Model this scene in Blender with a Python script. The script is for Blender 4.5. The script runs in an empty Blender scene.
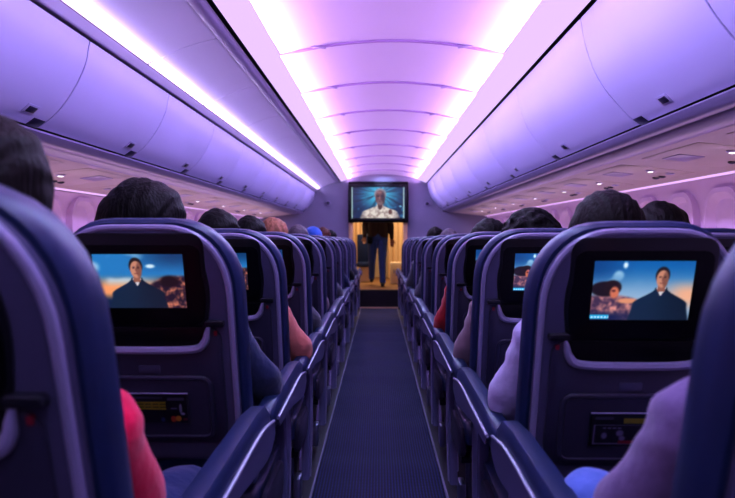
import bpy, bmesh, math, random
from mathutils import Vector, Matrix, noise
random.seed(7)
C = bpy.context.scene.collection
PI = math.pi
EYE = 1.17          # camera height
FPX = 692.0         # focal length in pixels of a 735 px wide frame
SLOPE = -0.008      # the cabin floor falls gently towards the front
Y0, Y1 = -2.2, 12.0 # cabin from behind the camera to the front bulkhead
def zf(y): return SLOPE * y

# ------------------------------------------------------------------ materials
def lin(c):
    return tuple(((v/255)/12.92 if v/255 <= 0.04045 else ((v/255+0.055)/1.055)**2.4) for v in c)
def mat(name, rgb, rough=0.5, spec=0.5, metal=0.0, noise_scale=0, noise_amt=0.0, bump=0.0, bump_scale=200,
        emis=None, estr=0.0, stretch=None, coat=0.0, sheen=0.0):
    m = bpy.data.materials.new(name); m.use_nodes = True
    nt = m.node_tree; b = nt.nodes['Principled BSDF']
    col = lin(rgb) + (1,)
    b.inputs['Base Color'].default_value = col
    b.inputs['Roughness'].default_value = rough
    b.inputs['Metallic'].default_value = metal
    b.inputs['Specular IOR Level'].default_value = spec
    b.inputs['Coat Weight'].default_value = coat
    b.inputs['Sheen Weight'].default_value = sheen
    if emis:
        b.inputs['Emission Color'].default_value = tuple(emis) + (1,)
        b.inputs['Emission Strength'].default_value = estr
    tc = nt.nodes.new('ShaderNodeTexCoord')
    mp = nt.nodes.new('ShaderNodeMapping')
    nt.links.new(tc.outputs['Object'], mp.inputs['Vector'])
    if stretch: mp.inputs['Scale'].default_value = stretch
    n = nt.nodes.new('ShaderNodeTexNoise'); n.inputs['Scale'].default_value = noise_scale or 12
    n.inputs['Detail'].default_value = 3
    nt.links.new(mp.outputs['Vector'], n.inputs['Vector'])
    mx = nt.nodes.new('ShaderNodeMix'); mx.data_type = 'RGBA'; mx.blend_type = 'MULTIPLY'
    ramp = nt.nodes.new('ShaderNodeMapRange')
    ramp.inputs['From Min'].default_value = 0.3; ramp.inputs['From Max'].default_value = 0.7
    ramp.inputs['To Min'].default_value = 1-(noise_amt or 0.04); ramp.inputs['To Max'].default_value = 1
    nt.links.new(n.outputs['Fac'], ramp.inputs['Value'])
    cmb = nt.nodes.new('ShaderNodeCombineColor')
    for k in range(3): nt.links.new(ramp.outputs['Result'], cmb.inputs[k])
    mx.inputs['Factor'].default_value = 1.0
    mx.inputs['A'].default_value = col
    nt.links.new(cmb.outputs['Color'], mx.inputs['B'])
    nt.links.new(mx.outputs['Result'], b.inputs['Base Color'])
    if bump:
        n2 = nt.nodes.new('ShaderNodeTexNoise'); n2.inputs['Scale'].default_value = bump_scale
        nt.links.new(mp.outputs['Vector'], n2.inputs['Vector'])
        bp = nt.nodes.new('ShaderNodeBump'); bp.inputs['Strength'].default_value = bump
        bp.inputs['Distance'].default_value = 0.01
        nt.links.new(n2.outputs['Fac'], bp.inputs['Height'])
        nt.links.new(bp.outputs['Normal'], b.inputs['Normal'])
    return m
def emat(name, rgb, strength):
    m = bpy.data.materials.new(name); m.use_nodes = True
    nt = m.node_tree; nt.nodes.clear()
    o = nt.nodes.new('ShaderNodeOutputMaterial'); e = nt.nodes.new('ShaderNodeEmission')
    e.inputs['Color'].default_value = tuple(rgb) + (1,); e.inputs['Strength'].default_value = strength
    nt.links.new(e.outputs[0], o.inputs[0]); return m
def picmat(name, emit):
    m = bpy.data.materials.new(name); m.use_nodes = True
    nt = m.node_tree; b = nt.nodes['Principled BSDF']
    a = nt.nodes.new('ShaderNodeAttribute'); a.attribute_name = 'paint'
    if emit:
        b.inputs['Base Color'].default_value = (0.005, 0.005, 0.008, 1)
        nt.links.new(a.outputs['Color'], b.inputs['Emission Color'])
        b.inputs['Emission Strength'].default_value = emit
    else:
        nt.links.new(a.outputs['Color'], b.inputs['Base Color'])
    b.inputs['Roughness'].default_value = 0.35
    return m

M = {}
M['panel'] = mat('white_cabin_plastic', (206, 200, 222), 0.38, 0.4, noise_scale=3, noise_amt=0.03)
M['bin'] = mat('bin_plastic', (196, 190, 226), 0.5, 0.3, noise_scale=2, noise_amt=0.04)
M['ceil'] = mat('ceiling_plastic', (208, 200, 228), 0.45, 0.3, noise_scale=260, noise_amt=0.06)
M['edge'] = mat('rail_highlight', (226, 216, 240), 0.25, 0.6)
M['seam'] = mat('ceiling_seam_shade', (160, 136, 190), 0.7, 0.1)
M['rail'] = mat('rail_plastic', (146, 136, 170), 0.28, 0.6)
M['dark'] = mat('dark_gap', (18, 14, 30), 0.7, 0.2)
M['psu'] = mat('beige_service_panel', (196, 184, 176), 0.4, 0.4, noise_scale=4, noise_amt=0.06)
M['wall'] = mat('sidewall_plastic', (214, 190, 222), 0.5, 0.3)
M['bulk'] = mat('bulkhead_laminate', (132, 128, 152), 0.6, 0.25, noise_scale=5, noise_amt=0.05)
M['navy'] = mat('navy_leather', (24, 40, 80), 0.36, 0.55, noise_scale=30, noise_amt=0.12, bump=0.12, bump_scale=420)
M['shell'] = mat('grey_seat_shell', (66, 64, 92), 0.45, 0.45, noise_scale=60, noise_amt=0.08, bump=0.05, bump_scale=900)
M['tray'] = mat('grey_tray_plastic', (42, 40, 64), 0.42, 0.45, noise_scale=60, noise_amt=0.08)
M['trim'] = mat('lavender_edge_trim', (132, 128, 156), 0.28, 0.6)
M['black'] = mat('black_gloss', (5, 5, 9), 0.35, 0.15)
M['bezelgrey'] = mat('bezel_grey', (14, 14, 22), 0.3, 0.4)
M['armtrim'] = mat('armrest_trim', (86, 86, 122), 0.35, 0.6)
M['metal'] = mat('brushed_metal', (120, 122, 150), 0.35, 0.5, metal=0.8)
M['darkplastic'] = mat('dark_plastic', (16, 17, 34), 0.5, 0.4)
M['red'] = mat('red_mark', (110, 14, 40), 0.5, 0.3, emis=(0.5, 0.01, 0.03), estr=0.02)
M['strip'] = mat('path_strip', (118, 116, 140), 0.5, 0.3)
M['latch'] = mat('latch_dark', (44, 38, 70), 0.35, 0.5)
M['latchframe'] = mat('latch_frame', (176, 170, 205), 0.3, 0.5)
M['cove'] = emat('cove_light', (.90, .64, 1.2), 1.0)
M['led'] = emat('led_strip', (1.3, .95, 1.5), 1.7)
M['wash'] = emat('sidewall_wash', (1.1, 0.68, 1.3), .9)
M['lamp'] = emat('reading_lamp', (1.0, 0.95, 1.0), 2.0)
M['screen'] = picmat('screen_picture', 1.15)
M['bigscreen'] = picmat('monitor_picture', 1.0)
M['print'] = picmat('printed_card', 0)
M['wood'] = mat('light_wood_jamb', (206, 168, 128), 0.5, 0.3, noise_scale=8, noise_amt=0.2, stretch=(8, 8, 0.6))
M['curtain'] = mat('tan_curtain', (222, 192, 152), 0.8, 0.1, noise_scale=40, noise_amt=0.1)
M['tan'] = mat('tan_galley_wall', (206, 182, 150), 0.6, 0.2, noise_scale=6, noise_amt=0.1)
M['galleyfloor'] = mat('brown_galley_floor', (140, 104, 70), 0.6, 0.2, noise_scale=30, noise_amt=0.2)
M['riser'] = mat('dark_step', (24, 16, 28), 0.7, 0.2)
M['cream'] = mat('cream_locker', (220, 196, 160), 0.5, 0.3)

def carpet_mat():
    m = bpy.data.materials.new('ribbed_navy_carpet'); m.use_nodes = True
    nt = m.node_tree; b = nt.nodes['Principled BSDF']
    b.inputs['Roughness'].default_value = 0.75; b.inputs['Specular IOR Level'].default_value = 0.25
    tc = nt.nodes.new('ShaderNodeTexCoord')
    def wave(direction, scale):
        w = nt.nodes.new('ShaderNodeTexWave'); w.wave_type = 'BANDS'; w.bands_direction = direction
        w.inputs['Scale'].default_value = scale; w.inputs['Distortion'].default_value = 0.4
        w.inputs['Detail Scale'].default_value = 3
        nt.links.new(tc.outputs['Object'], w.inputs['Vector']); return w
    wx = wave('X', 22.0); wy = wave('Y', 17.0)
    mul = nt.nodes.new('ShaderNodeMath'); mul.operation = 'MULTIPLY'
    nt.links.new(wx.outputs['Fac'], mul.inputs[0]); nt.links.new(wy.outputs['Fac'], mul.inputs[1])
    add = nt.nodes.new('ShaderNodeMath'); add.operation = 'ADD'
    nt.links.new(wx.outputs['Fac'], add.inputs[0]); nt.links.new(mul.outputs[0], add.inputs[1])
    n = nt.nodes.new('ShaderNodeTexNoise'); n.inputs['Scale'].default_value = 90
    nt.links.new(tc.outputs['Object'], n.inputs['Vector'])
    add2 = nt.nodes.new('ShaderNodeMath'); add2.operation = 'MULTIPLY_ADD'
    nt.links.new(n.outputs['Fac'], add2.inputs[0]); add2.inputs[1].default_value = 0.7
    nt.links.new(add.outputs[0], add2.inputs[2])
    r = nt.nodes.new('ShaderNodeValToRGB')
    r.color_ramp.elements[0].position = 0.35; r.color_ramp.elements[0].color = lin((10, 13, 38)) + (1,)
    r.color_ramp.elements[1].position = 1.0; r.color_ramp.elements[1].color = lin((34, 42, 104)) + (1,)
    sc = nt.nodes.new('ShaderNodeMath'); sc.operation = 'MULTIPLY'; sc.inputs[1].default_value = 0.45
    nt.links.new(add2.outputs[0], sc.inputs[0]); nt.links.new(sc.outputs[0], r.inputs['Fac'])
    nt.links.new(r.outputs['Color'], b.inputs['Base Color'])
    bp = nt.nodes.new('ShaderNodeBump'); bp.inputs['Strength'].default_value = 0.5; bp.inputs['Distance'].default_value = 0.004
    nt.links.new(sc.outputs[0], bp.inputs['Height']); nt.links.new(bp.outputs['Normal'], b.inputs['Normal'])
    return m
M['carpet'] = carpet_mat()

# ------------------------------------------------------------------ object helpers
def meshobj(name, me, m, parent=None):
    o = bpy.data.objects.new(name, me); C.objects.link(o)
    if m and not me.materials: me.materials.append(m)
    if parent: o.parent = parent
    return o
def obj(name, bm, m, parent=None, smooth=True, keep=False):
    if not keep: bmesh.ops.recalc_face_normals(bm, faces=bm.faces[:])
    me = bpy.data.meshes.new(name); bm.to_mesh(me); bm.free()
    if smooth:
        me.polygons.foreach_set('use_smooth', [True]*len(me.polygons))
        me.set_sharp_from_angle(angle=math.radians(38))
    return meshobj(name, me, m, parent)
def tag(o, label=None, cat=None, group=None, kind=None):
    if label: o['label'] = label
    if cat: o['category'] = cat
    if group: o['group'] = group
    if kind: o['kind'] = kind
    return o
def thing(name, label, cat, loc=(0, 0, 0), group=None):
    o = bpy.data.objects.new(name, None); C.objects.link(o); o.location = loc
    o.empty_display_size = 0.1
    return tag(o, label, cat, group)
def struct(name, bm, m, parent=None, smooth=True, label=None):
    o = obj(name, bm, m, parent, smooth)
    if not parent: o['kind'] = 'structure'
    if label: o['label'] = label
    return o
def add_box(bm, c, s, bevel=0.0, rot=None, seg=2):
    t = bmesh.new(); bmesh.ops.create_cube(t, size=1.0)
    bmesh.ops.scale(t, vec=s, verts=t.verts)
    if bevel: bmesh.ops.bevel(t, geom=t.edges[:], offset=bevel, segments=seg, affect='EDGES', profile=0.5)
    if rot is not None: bmesh.ops.rotate(t, cent=(0, 0, 0), matrix=rot, verts=t.verts)
    bmesh.ops.translate(t, vec=c, verts=t.verts)
    join(bm, t)
def join(bm, t):
    vm = {v: bm.verts.new(v.co) for v in t.verts}
    for f in t.faces:
        try: bm.faces.new([vm[v] for v in f.verts])
        except ValueError: pass
    t.free()
def ring_tube(bm, pts, radii, n=10, flat=None, cap=True):
    """sweep an ellipse along pts; flat=(a,b) scales the two section axes"""
    pts = [Vector(p) for p in pts]
    if not isinstance(radii, (list, tuple)): radii = [radii]*len(pts)
    fa, fb = flat or (1, 1)
    rings = []; ref = None
    for i, p in enumerate(pts):
        t = (pts[min(i+1, len(pts)-1)] - pts[max(i-1, 0)]).normalized()
        if ref is None:
            ref = Vector((0, 1, 0)) if abs(t.y) < 0.9 else Vector((1, 0, 0))
        ref = (ref - t*ref.dot(t)).normalized(); b = t.cross(ref)
        rings.append([bm.verts.new(p + (ref*math.cos(a)*fa + b*math.sin(a)*fb)*radii[i])
                      for a in [2*PI*k/n for k in range(n)]])
    for r0, r1 in zip(rings, rings[1:]):
        for k in range(n): bm.faces.new((r0[k], r0[(k+1) % n], r1[(k+1) % n], r1[k]))
    if cap: bm.faces.new(rings[0][::-1]); bm.faces.new(rings[-1])
def add_ellipsoid(bm, c, r, n=16, rot=None):
    t = bmesh.new(); bmesh.ops.create_uvsphere(t, u_segments=n, v_segments=max(8, n*2//3), radius=1)
    bmesh.ops.scale(t, vec=r, verts=t.verts)
    if rot is not None: bmesh.ops.rotate(t, cent=(0, 0, 0), matrix=rot, verts=t.verts)
    bmesh.ops.translate(t, vec=c, verts=t.verts); join(bm, t)
def add_capsule(bm, p, q, r0, r1, n=14):
    p, q = Vector(p), Vector(q)
    d = (q-p); L = d.length
    if L < 1e-5: add_ellipsoid(bm, p, (r0, r0, r0), n); return
    d.normalize()
    pts, rad = [], []
    for k in range(5):
        a = PI/2*(1-k/4.0); pts.append(p - d*r0*math.sin(a)); rad.append(max(r0*math.cos(a), 0.0008))
    for k in range(5):
        a = PI/2*(k/4.0); pts.append(q + d*r1*math.sin(a)); rad.append(max(r1*math.cos(a), 0.0008))
    ring_tube(bm, pts, rad, n)
def prism_y(bm, prof, y0, y1, closed=True, zoff=lambda y: 0, caps=True, ny=1):
    """profile [(x,z)] swept along Y"""
    rows = []
    for i in range(ny+1):
        y = y0 + (y1-y0)*i/ny
        rows.append([bm.verts.new((x, y, z+zoff(y))) for x, z in prof])
    n = len(prof)
    for a, b in zip(rows, rows[1:]):
        for k in range(n if closed else n-1):
            bm.faces.new((a[k], a[(k+1) % n], b[(k+1) % n], b[k]))
    if closed and caps: bm.faces.new(rows[0]); bm.faces.new(rows[-1][::-1])
def smoothline(pts, n=6):
    """Catmull-Rom through 2-D/3-D points"""
    P = [Vector(p) for p in pts]; out = []
    for i in range(len(P)-1):
        p0 = P[max(i-1, 0)]; p1 = P[i]; p2 = P[i+1]; p3 = P[min(i+2, len(P)-1)]
        for k in range(n):
            t = k/n
            out.append(0.5*((2*p1) + (p2-p0)*t + (2*p0-5*p1+4*p2-p3)*t*t + (3*p1-p0-3*p2+p3)*t**3))
    out.append(P[-1]); return out
def thicken(line, t):
    """closed profile from an open 2-D polyline, offset by t to its left"""
    L = [Vector(p) for p in line]; off = []
    for i, p in enumerate(L):
        d = (L[min(i+1, len(L)-1)] - L[max(i-1, 0)]).normalized()
        off.append(p + Vector((-d.y, d.x))*t)
    return [tuple(p) for p in L] + [tuple(p) for p in reversed(off)]

# ------------------------------------------------------------------ cabin shell
# profiles are (X, height above the eye); left side negative
E = EYE
L_BIN = smoothline([(-1.106, .742), (-1.110, .722), (-1.125, .651), (-1.172, .554), (-1.238, .467), (-1.31, .412)], 4)
R_BIN = smoothline([(.832, .895), (.838, .863), (.852, .79), (.892, .676), (.95, .585), (1.033, .494), (1.08, .457)], 4)
def prof(pts): return [(p[0], p[1]+E) for p in pts]

# floor (a real slope) and carpet
bm = bmesh.new()
NX, NY = 8, 160
def wav(x, y): return 0.006*math.sin(2*PI*y/0.82) + 0.0018*math.sin(2*PI*y/0.39+1.3+2*x)
g = [[bm.verts.new((-2.1+4.2*i/NX, Y0+(Y1-Y0)*j/NY, zf(Y0+(Y1-Y0)*j/NY)-0.005)) for i in range(NX+1)] for j in range(NY+1)]
for j in range(NY):
    for i in range(NX): bm.faces.new((g[j][i], g[j][i+1], g[j+1][i+1], g[j+1][i]))
struct('floor', bm, M['darkplastic'])
bm = bmesh.new()
g = []
for j in range(281):
    y = Y0+(Y1-Y0)*j/280
    g.append([bm.verts.new((-.31+.62*i/8, y, zf(y)+0.006+wav(-.31+.62*i/8, y))) for i in range(9)])
for j in range(280):
    for i in range(8): bm.faces.new((g[j][i], g[j][i+1], g[j+1][i+1], g[j+1][i]))
o = obj('aisle_carpet', bm, M['carpet'], keep=True)
tag(o, 'dark navy ribbed carpet running down the middle of the aisle', 'carpet')
for s, side in ((-1, 'left'), (1, 'right')):
    bm = bmesh.new()
    x = s*.310
    prism_y(bm, [(x-.004, -.006), (x+.004, -.006), (x+.004, .016), (x-.004, .016)], Y0, Y1, zoff=zf, ny=12)
    o = obj('floor_path_strip', bm, M['strip'])
    tag(o, 'thin pale lavender strip along the %s edge of the aisle carpet' % side, 'floor strip', 'strips edging the aisle carpet')

# ceiling: shallow arched panels, every panel end stepping down a little
SEAMS = [-2.2, -1.45, -.45, .6, 1.63, 2.66, 3.73, 4.74, 5.80, 6.86, 8.0, 9.1, 10.1, 11.1, 12.0]
bm = bmesh.new()
def arc(u):  # u 0..1 across
    x = -.53 + u*(.665+.53)
    h = .972 + (.076)*(1-(2*u-1)**2)
    return x, h
NU = 24
rows = []
for a, b in zip(SEAMS, SEAMS[1:]):
    for y, dz in ((a, -.010), (a+.02, -.011), (a+(b-a)*.5, -.006), (b, 0.0)):
        rows.append([bm.verts.new((arc(i/NU)[0], y, E+arc(i/NU)[1]+dz)) for i in range(NU+1)])
for q, (r0, r1) in enumerate(zip(rows, rows[1:])):
    for i in range(NU):
        f = bm.faces.new((r0[i], r0[i+1], r1[i+1], r1[i])); f.material_index = 1 if q % 4 in (0, 3) else 0  # step faces take a darker colour as painted seam shade
ceil = struct('ceiling', bm, M['ceil']); ceil.data.materials.append(M['seam'])
for y in SEAMS[4:-1]:
    for u in (.17, .83):
        x, h = arc(u)
        t = bmesh.new(); add_box(t, (x, y-.008, E+h-.010), (.085, .018, .010), .004, Matrix.Rotation(-(2*u-1)*.2, 3, 'Y'))
        obj('seam_glint', t, M['rail'], ceil)  # added boxes standing in for light reflections near the seam ends
# outer roof closing the cabin (never seen directly, keeps the light in)
bm = bmesh.new()
prism_y(bm, thicken([(-2.12, .28+E), (-1.9, .75+E), (-1.3, 1.05+E), (0, 1.2+E), (1.3, 1.05+E), (1.75, .75+E), (1.95, .3+E)], .03), Y0, Y1)
struct('trim_1', bm, M['dark'])
# lit coves beside the ceiling
def sweep_line(name, pts, m, th=.008, smooth=True):
    b = bmesh.new(); prism_y(b, thicken(prof(pts), th), Y0, Y1); return struct(name, b, m, smooth=smooth)
sweep_line('trim_2', [(-.655, .922), (-.53, .968)], M['cove'], .006)
sweep_line('trim_3', [(.665, .968), (.812, .899)], M['cove'], .006)
# dark channels and rails
sweep_line('trim_4', [(-.69, .945), (-.655, .945)], M['dark'], .01)
sweep_line('trim_5', [(.806, .925), (.838, .925)], M['dark'], .01)
sweep_line('trim_6', smoothline([(-.745, .905), (-.72, .905), (-.70, .912), (-.685, .93)], 3), M['rail'], .006)
# left upper panel with lit strip below
bm = bmesh.new()
LS = [-2.2, -.8, .15, 1.17, 2.19, 3.2, 4.22, 5.24, 6.26, 7.28, 8.3, 9.3, 10.3, 11.2, 12.0]
pl = smoothline([(-1.03, .806), (-.93, .853), (-.83, .887), (-.745, .908)], 4)
for a, b in zip(LS, LS[1:]):
    prism_y(bm, thicken(prof(pl), .01), a+.004, b-.004)
struct('trim_7', bm, M['panel'])
bm = bmesh.new()
for a, b in zip(LS, LS[1:]):
    prism_y(bm, thicken(prof([(-1.068, .789), (-1.03, .806)]), .006), a+.012, b-.012)
struct('trim_8', bm, M['led'])
sweep_line('trim_9', smoothline([(-1.118, .753), (-1.096, .754), (-1.085, .764), (-1.068, .785)], 4), M['panel'], .006)
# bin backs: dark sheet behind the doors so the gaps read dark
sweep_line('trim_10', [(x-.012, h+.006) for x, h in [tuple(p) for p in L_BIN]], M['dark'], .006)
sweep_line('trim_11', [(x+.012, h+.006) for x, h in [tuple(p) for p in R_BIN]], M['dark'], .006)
# lower rails under the bins
lr = smoothline([(-1.313, .405), (-1.35, .380), (-1.385, .378), (-1.405, .386), (-1.425, .378), (-1.47, .368), (-1.50, .372)], 4)
sweep_line('trim_12', lr, M['rail'], .012)
rr = smoothline([(1.083, .450), (1.112, .424), (1.14, .423), (1.155, .428), (1.172, .416), (1.22, .398), (1.26, .402)], 4)
sweep_line('trim_13', rr, M['rail'], -.012)
for nm, x, h in (('trim_21', -1.405, .384), ('trim_22', 1.155, .426)):  # added pale tubes painting the light reflected along the rounded rails
    b = bmesh.new(); prism_y(b, [(x+.009*math.cos(2*PI*k/10), E+h+.009*math.sin(2*PI*k/10)) for k in range(10)], Y0, Y1); struct(nm, b, M['edge'])
# under-bin ceilings
sweep_line('trim_14', [(-1.50, .370), (-2.06, .300)], M['psu'], .01)
sweep_line('trim_15', [(1.26, .400), (1.87, .335)], M['psu'], -.01)
# sidewalls and wash lights
WLX, WRX = -2.06, 1.87
def sidewall(name, X, s, top):
    b = bmesh.new()
    pts = smoothline([(X, top), (X+s*.035, .15), (X+s*.05, -.2), (X+s*.02, -.6), (X-s*.05, -1.3)], 6)
    prism_y(b, thicken(prof(pts), .02*s), Y0, Y1); return struct(name, b, M['wall'])
sidewall('wall_left', WLX, -1, .285)
sidewall('wall_right', WRX, 1, .322)
sweep_line('trim_16', [(WLX+.012, .288), (WLX+.05, .293)], M['wash'], .005)
sweep_line('trim_17', [(WRX-.05, .327), (WRX-.012, .322)], M['wash'], .005)
# windows: raised rounded surrounds with a closed pale shade
def rrect(hw, hh, r, n=6):
    out = []
    for cx, cz, a0 in ((hw-r, hh-r, 0), (-hw+r, hh-r, 90), (-hw+r, -hh+r, 180), (hw-r, -hh+r, 270)):
        for k in range(n+1):
            a = math.radians(a0+90*k/n); out.append((cx+r*math.cos(a), cz+r*math.sin(a)))
    return out
wn = 0
for X, s, ys in ((WLX, -1, [1.1+.53*k for k in range(20)]), (WRX, 1, [1.17+.53*k for k in range(20)])):
    for y in ys:
        wn += 1
        b = bmesh.new()
        out, inn = rrect(.205, .29, .15), rrect(.135, .20, .11)
        base = [b.verts.new((X+s*.06, y+u, E-.02+v)) for u, v in out]
        lip = [b.verts.new((X-s*.004, y+u*.97, E-.02+v*.97)) for u, v in out]
        rim = [b.verts.new((X-s*.004, y+u*.86, E-.02+v*.88)) for u, v in out]
        ins = [b.verts.new((X+s*.045, y+u, E-.02+v)) for u, v in inn]
        n = len(out)
        for r0, r1 in ((base, lip), (lip, rim), (rim, ins)):
            for k in range(n): b.faces.new((r0[k], r0[(k+1) % n], r1[(k+1) % n], r1[k]))
        w = struct('window_%d' % wn, b, M['wall'])
        b = bmesh.new(); b.faces.new([b.verts.new((X+s*.045, y+u, E-.02+v)) for u, v in inn])
        obj('shade', b, M['panel'], w)
# back wall behind the camera
bm = bmesh.new(); add_box(bm, (-.1, Y0-.05, 1.15), (4.4, .1, 2.7)); struct('wall_back', bm, M['bulk'], smooth=False)
# front bulkhead with a doorway
DX0, DX1, DTOP = -.52, .49, 1.43
bm = bmesh.new()
add_box(bm, ((-2.3+DX0)/2, Y1+.05, 1.1), (DX0+2.3, .1, 2.9))
add_box(bm, ((2.3+DX1)/2, Y1+.05, 1.1), (2.3-DX1, .1, 2.9))
add_box(bm, ((DX0+DX1)/2, Y1+.05, (2.55+DTOP)/2), (DX1-DX0, .1, 2.55-DTOP))
struct('wall_front', bm, M['bulk'], smooth=False)
bm = bmesh.new()
add_box(bm, (DX0+.035, Y1+.0, .66), (.07, .14, 1.55), .008); add_box(bm, (DX1-.035, Y1+.0, .66), (.07, .14, 1.55), .008)
struct('trim_18', bm, M['wood'])

# ------------------------------------------------------------------ overhead bins
ORD = ['first', 'second', 'third', 'fourth', 'fifth', 'sixth', 'seventh', 'eighth', 'ninth', 'tenth', 'eleventh', 'twelfth']
def make_bin(line, s, y0, y1, latch_y, label):
    t = thing('overhead_bin', label, 'overhead bin', (line[len(line)//2].x, (y0+y1)/2, E+line[len(line)//2].y), 'overhead bins along the cabin')
    off = Vector(t.location)
    b = bmesh.new()
    pts = prof([tuple(p) for p in line])
    # rounded door edges: thin lead-in rings along Y
    P2 = [Vector(p) for p in pts]
    rows = []
    for y, d in ((y0+.004, .014), (y0+.005, .004), (y0+.010, 0), (y1-.010, 0), (y1-.005, .004), (y1-.004, .014)):
        rr_ = []
        for i, p in enumerate(P2):
            dd = (P2[min(i+1, len(P2)-1)]-P2[max(i-1, 0)]).normalized()
            nrm = Vector((dd.y, -dd.x)) if s < 0 else Vector((-dd.y, dd.x))
            nrm = -nrm if s < 0 else nrm
            q = p + Vector((s, 0))*d*.8 if True else p
            rr_.append(b.verts.new((q.x-off.x, y-off.y, q.y-off.z)))
        rows.append(rr_)
    for r0, r1 in zip(rows, rows[1:]):
        for i in range(len(r0)-1): b.faces.new((r0[i], r0[i+1], r1[i+1], r1[i]))
    obj('bin_door', b, M['bin'], t)
    # latch near the bottom edge
    def on_face(frac, out=.004):
        i = frac*(len(P2)-1); k = int(i); f = i-k
        p = P2[k].lerp(P2[min(k+1, len(P2)-1)], f); d = (P2[min(k+1, len(P2)-1)]-P2[k]).normalized()
        return p, d
    p, d = on_face(.84)
    ang = math.atan2(d.y, d.x)
    R = Matrix.Rotation(-ang, 3, 'Y')
    b = bmesh.new(); add_box(b, (p.x-off.x, latch_y-off.y, p.y-off.z), (.042, .085, .005), .002, R)
    la = obj('latch', b, M['latchframe'], t)
    b = bmesh.new(); add_box(b, (p.x-off.x-s*.003, latch_y-off.y, p.y-off.z-.002), (.026, .055, .005), .002, R)
    obj('latch_handle', b, M['latch'], la)
    p, d = on_face(.945); ang = math.atan2(d.y, d.x)
    b = bmesh.new(); add_box(b, (p.x-off.x, y1-.055-off.y, p.y-off.z), (.045, .085, .006), .002, Matrix.Rotation(-ang, 3, 'Y'))
    obj('hinge_cover', b, M['latch'], t)
LB = [-1.35, -.35, .65, 1.65, 2.65, 3.65, 4.65, 5.65, 6.65, 7.65, 8.65, 9.65, 10.65, 12.0]
RB = [-2.1, -.75, .6, 1.95, 2.9, 4.25, 5.6, 6.95, 8.3, 9.65, 10.85, 12.0]
k = 0
for a, b_ in zip(LB, LB[1:]):
    if b_ > 1.7:
        make_bin(L_BIN, -1, a, b_, b_-.17, 'closed pale purple overhead bin on the left, %s bin counted from the camera' % ORD[k]); k += 1
    elif b_ > 0:
        make_bin(L_BIN, -1, a, b_, b_-.17, 'closed overhead bin on the left beside the camera')
k = 0
for a, b_ in zip(RB, RB[1:]):
    if b_ > 1.96:
        make_bin(R_BIN, 1, a, b_, b_-.36, 'closed pale purple overhead bin on the right, %s bin counted from the camera' % ORD[k]); k += 1
    elif b_ > 1:
        make_bin(R_BIN, 1, a, b_, b_-.36, 'closed pale purple overhead bin at the top right corner, nearest the camera')

# passenger service units under the bins
def psu(x0, h0, x1, h1, y, label):
    t = thing('service_unit', label, 'service panel', (0, y, 0), 'reading light panels under the overhead bins')
    def at(f, dz=0.0): return Vector((x0+(x1-x0)*f, 0, E+h0+(h1-h0)*f+dz))
    R = Matrix.Rotation(-math.atan2(h1-h0, x1-x0), 3, 'Y') if x1 > x0 else Matrix.Rotation(-math.atan2(h0-h1, x0-x1), 3, 'Y')
    b = bmesh.new(); add_box(b, at(.42, -.008), (.40, .62, .010), .004, R); obj('panel', b, M['psu'], t)
    b = bmesh.new(); add_box(b, at(.30, -.012)+Vector((0, .12, 0)), (.12, .20, .010), .004, R); obj('speaker_grille', b, M['tray'] if False else M['rail'], t)
    for f, dy in ((.42, -.20), (.62, -.17)):
        b = bmesh.new(); add_ellipsoid(b, at(f, -.014)+Vector((0, dy, 0)), (.026, .03, .008), 14); v = obj('reading_light_ring', b, M['latchframe'], t)
        if f < .5:
            b = bmesh.new(); add_ellipsoid(b, at(f, -.019)+Vector((0, dy, 0)), (.017, .02, .006), 12); obj('lamp', b, M['lamp'], v)
    for dy in (.0, .09):
        b = bmesh.new(); add_ellipsoid(b, at(.66, -.014)+Vector((0, dy, 0)), (.022, .022, .010), 12); obj('air_nozzle', b, M['latch'], t)
PY = [1.35, 2.2, 3.05, 3.95, 4.85, 5.75, 6.8, 7.9, 9.1, 10.3]
for i, y in enumerate(PY):
    psu(-1.50, .370, -2.06, .300, y, 'beige reading light panel under the left bins, %s counted from the camera' % ORD[i])
    psu(1.26, .400, 1.87, .335, y+.15, 'beige reading light panel under the right bins, %s counted from the camera' % ORD[i])

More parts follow.
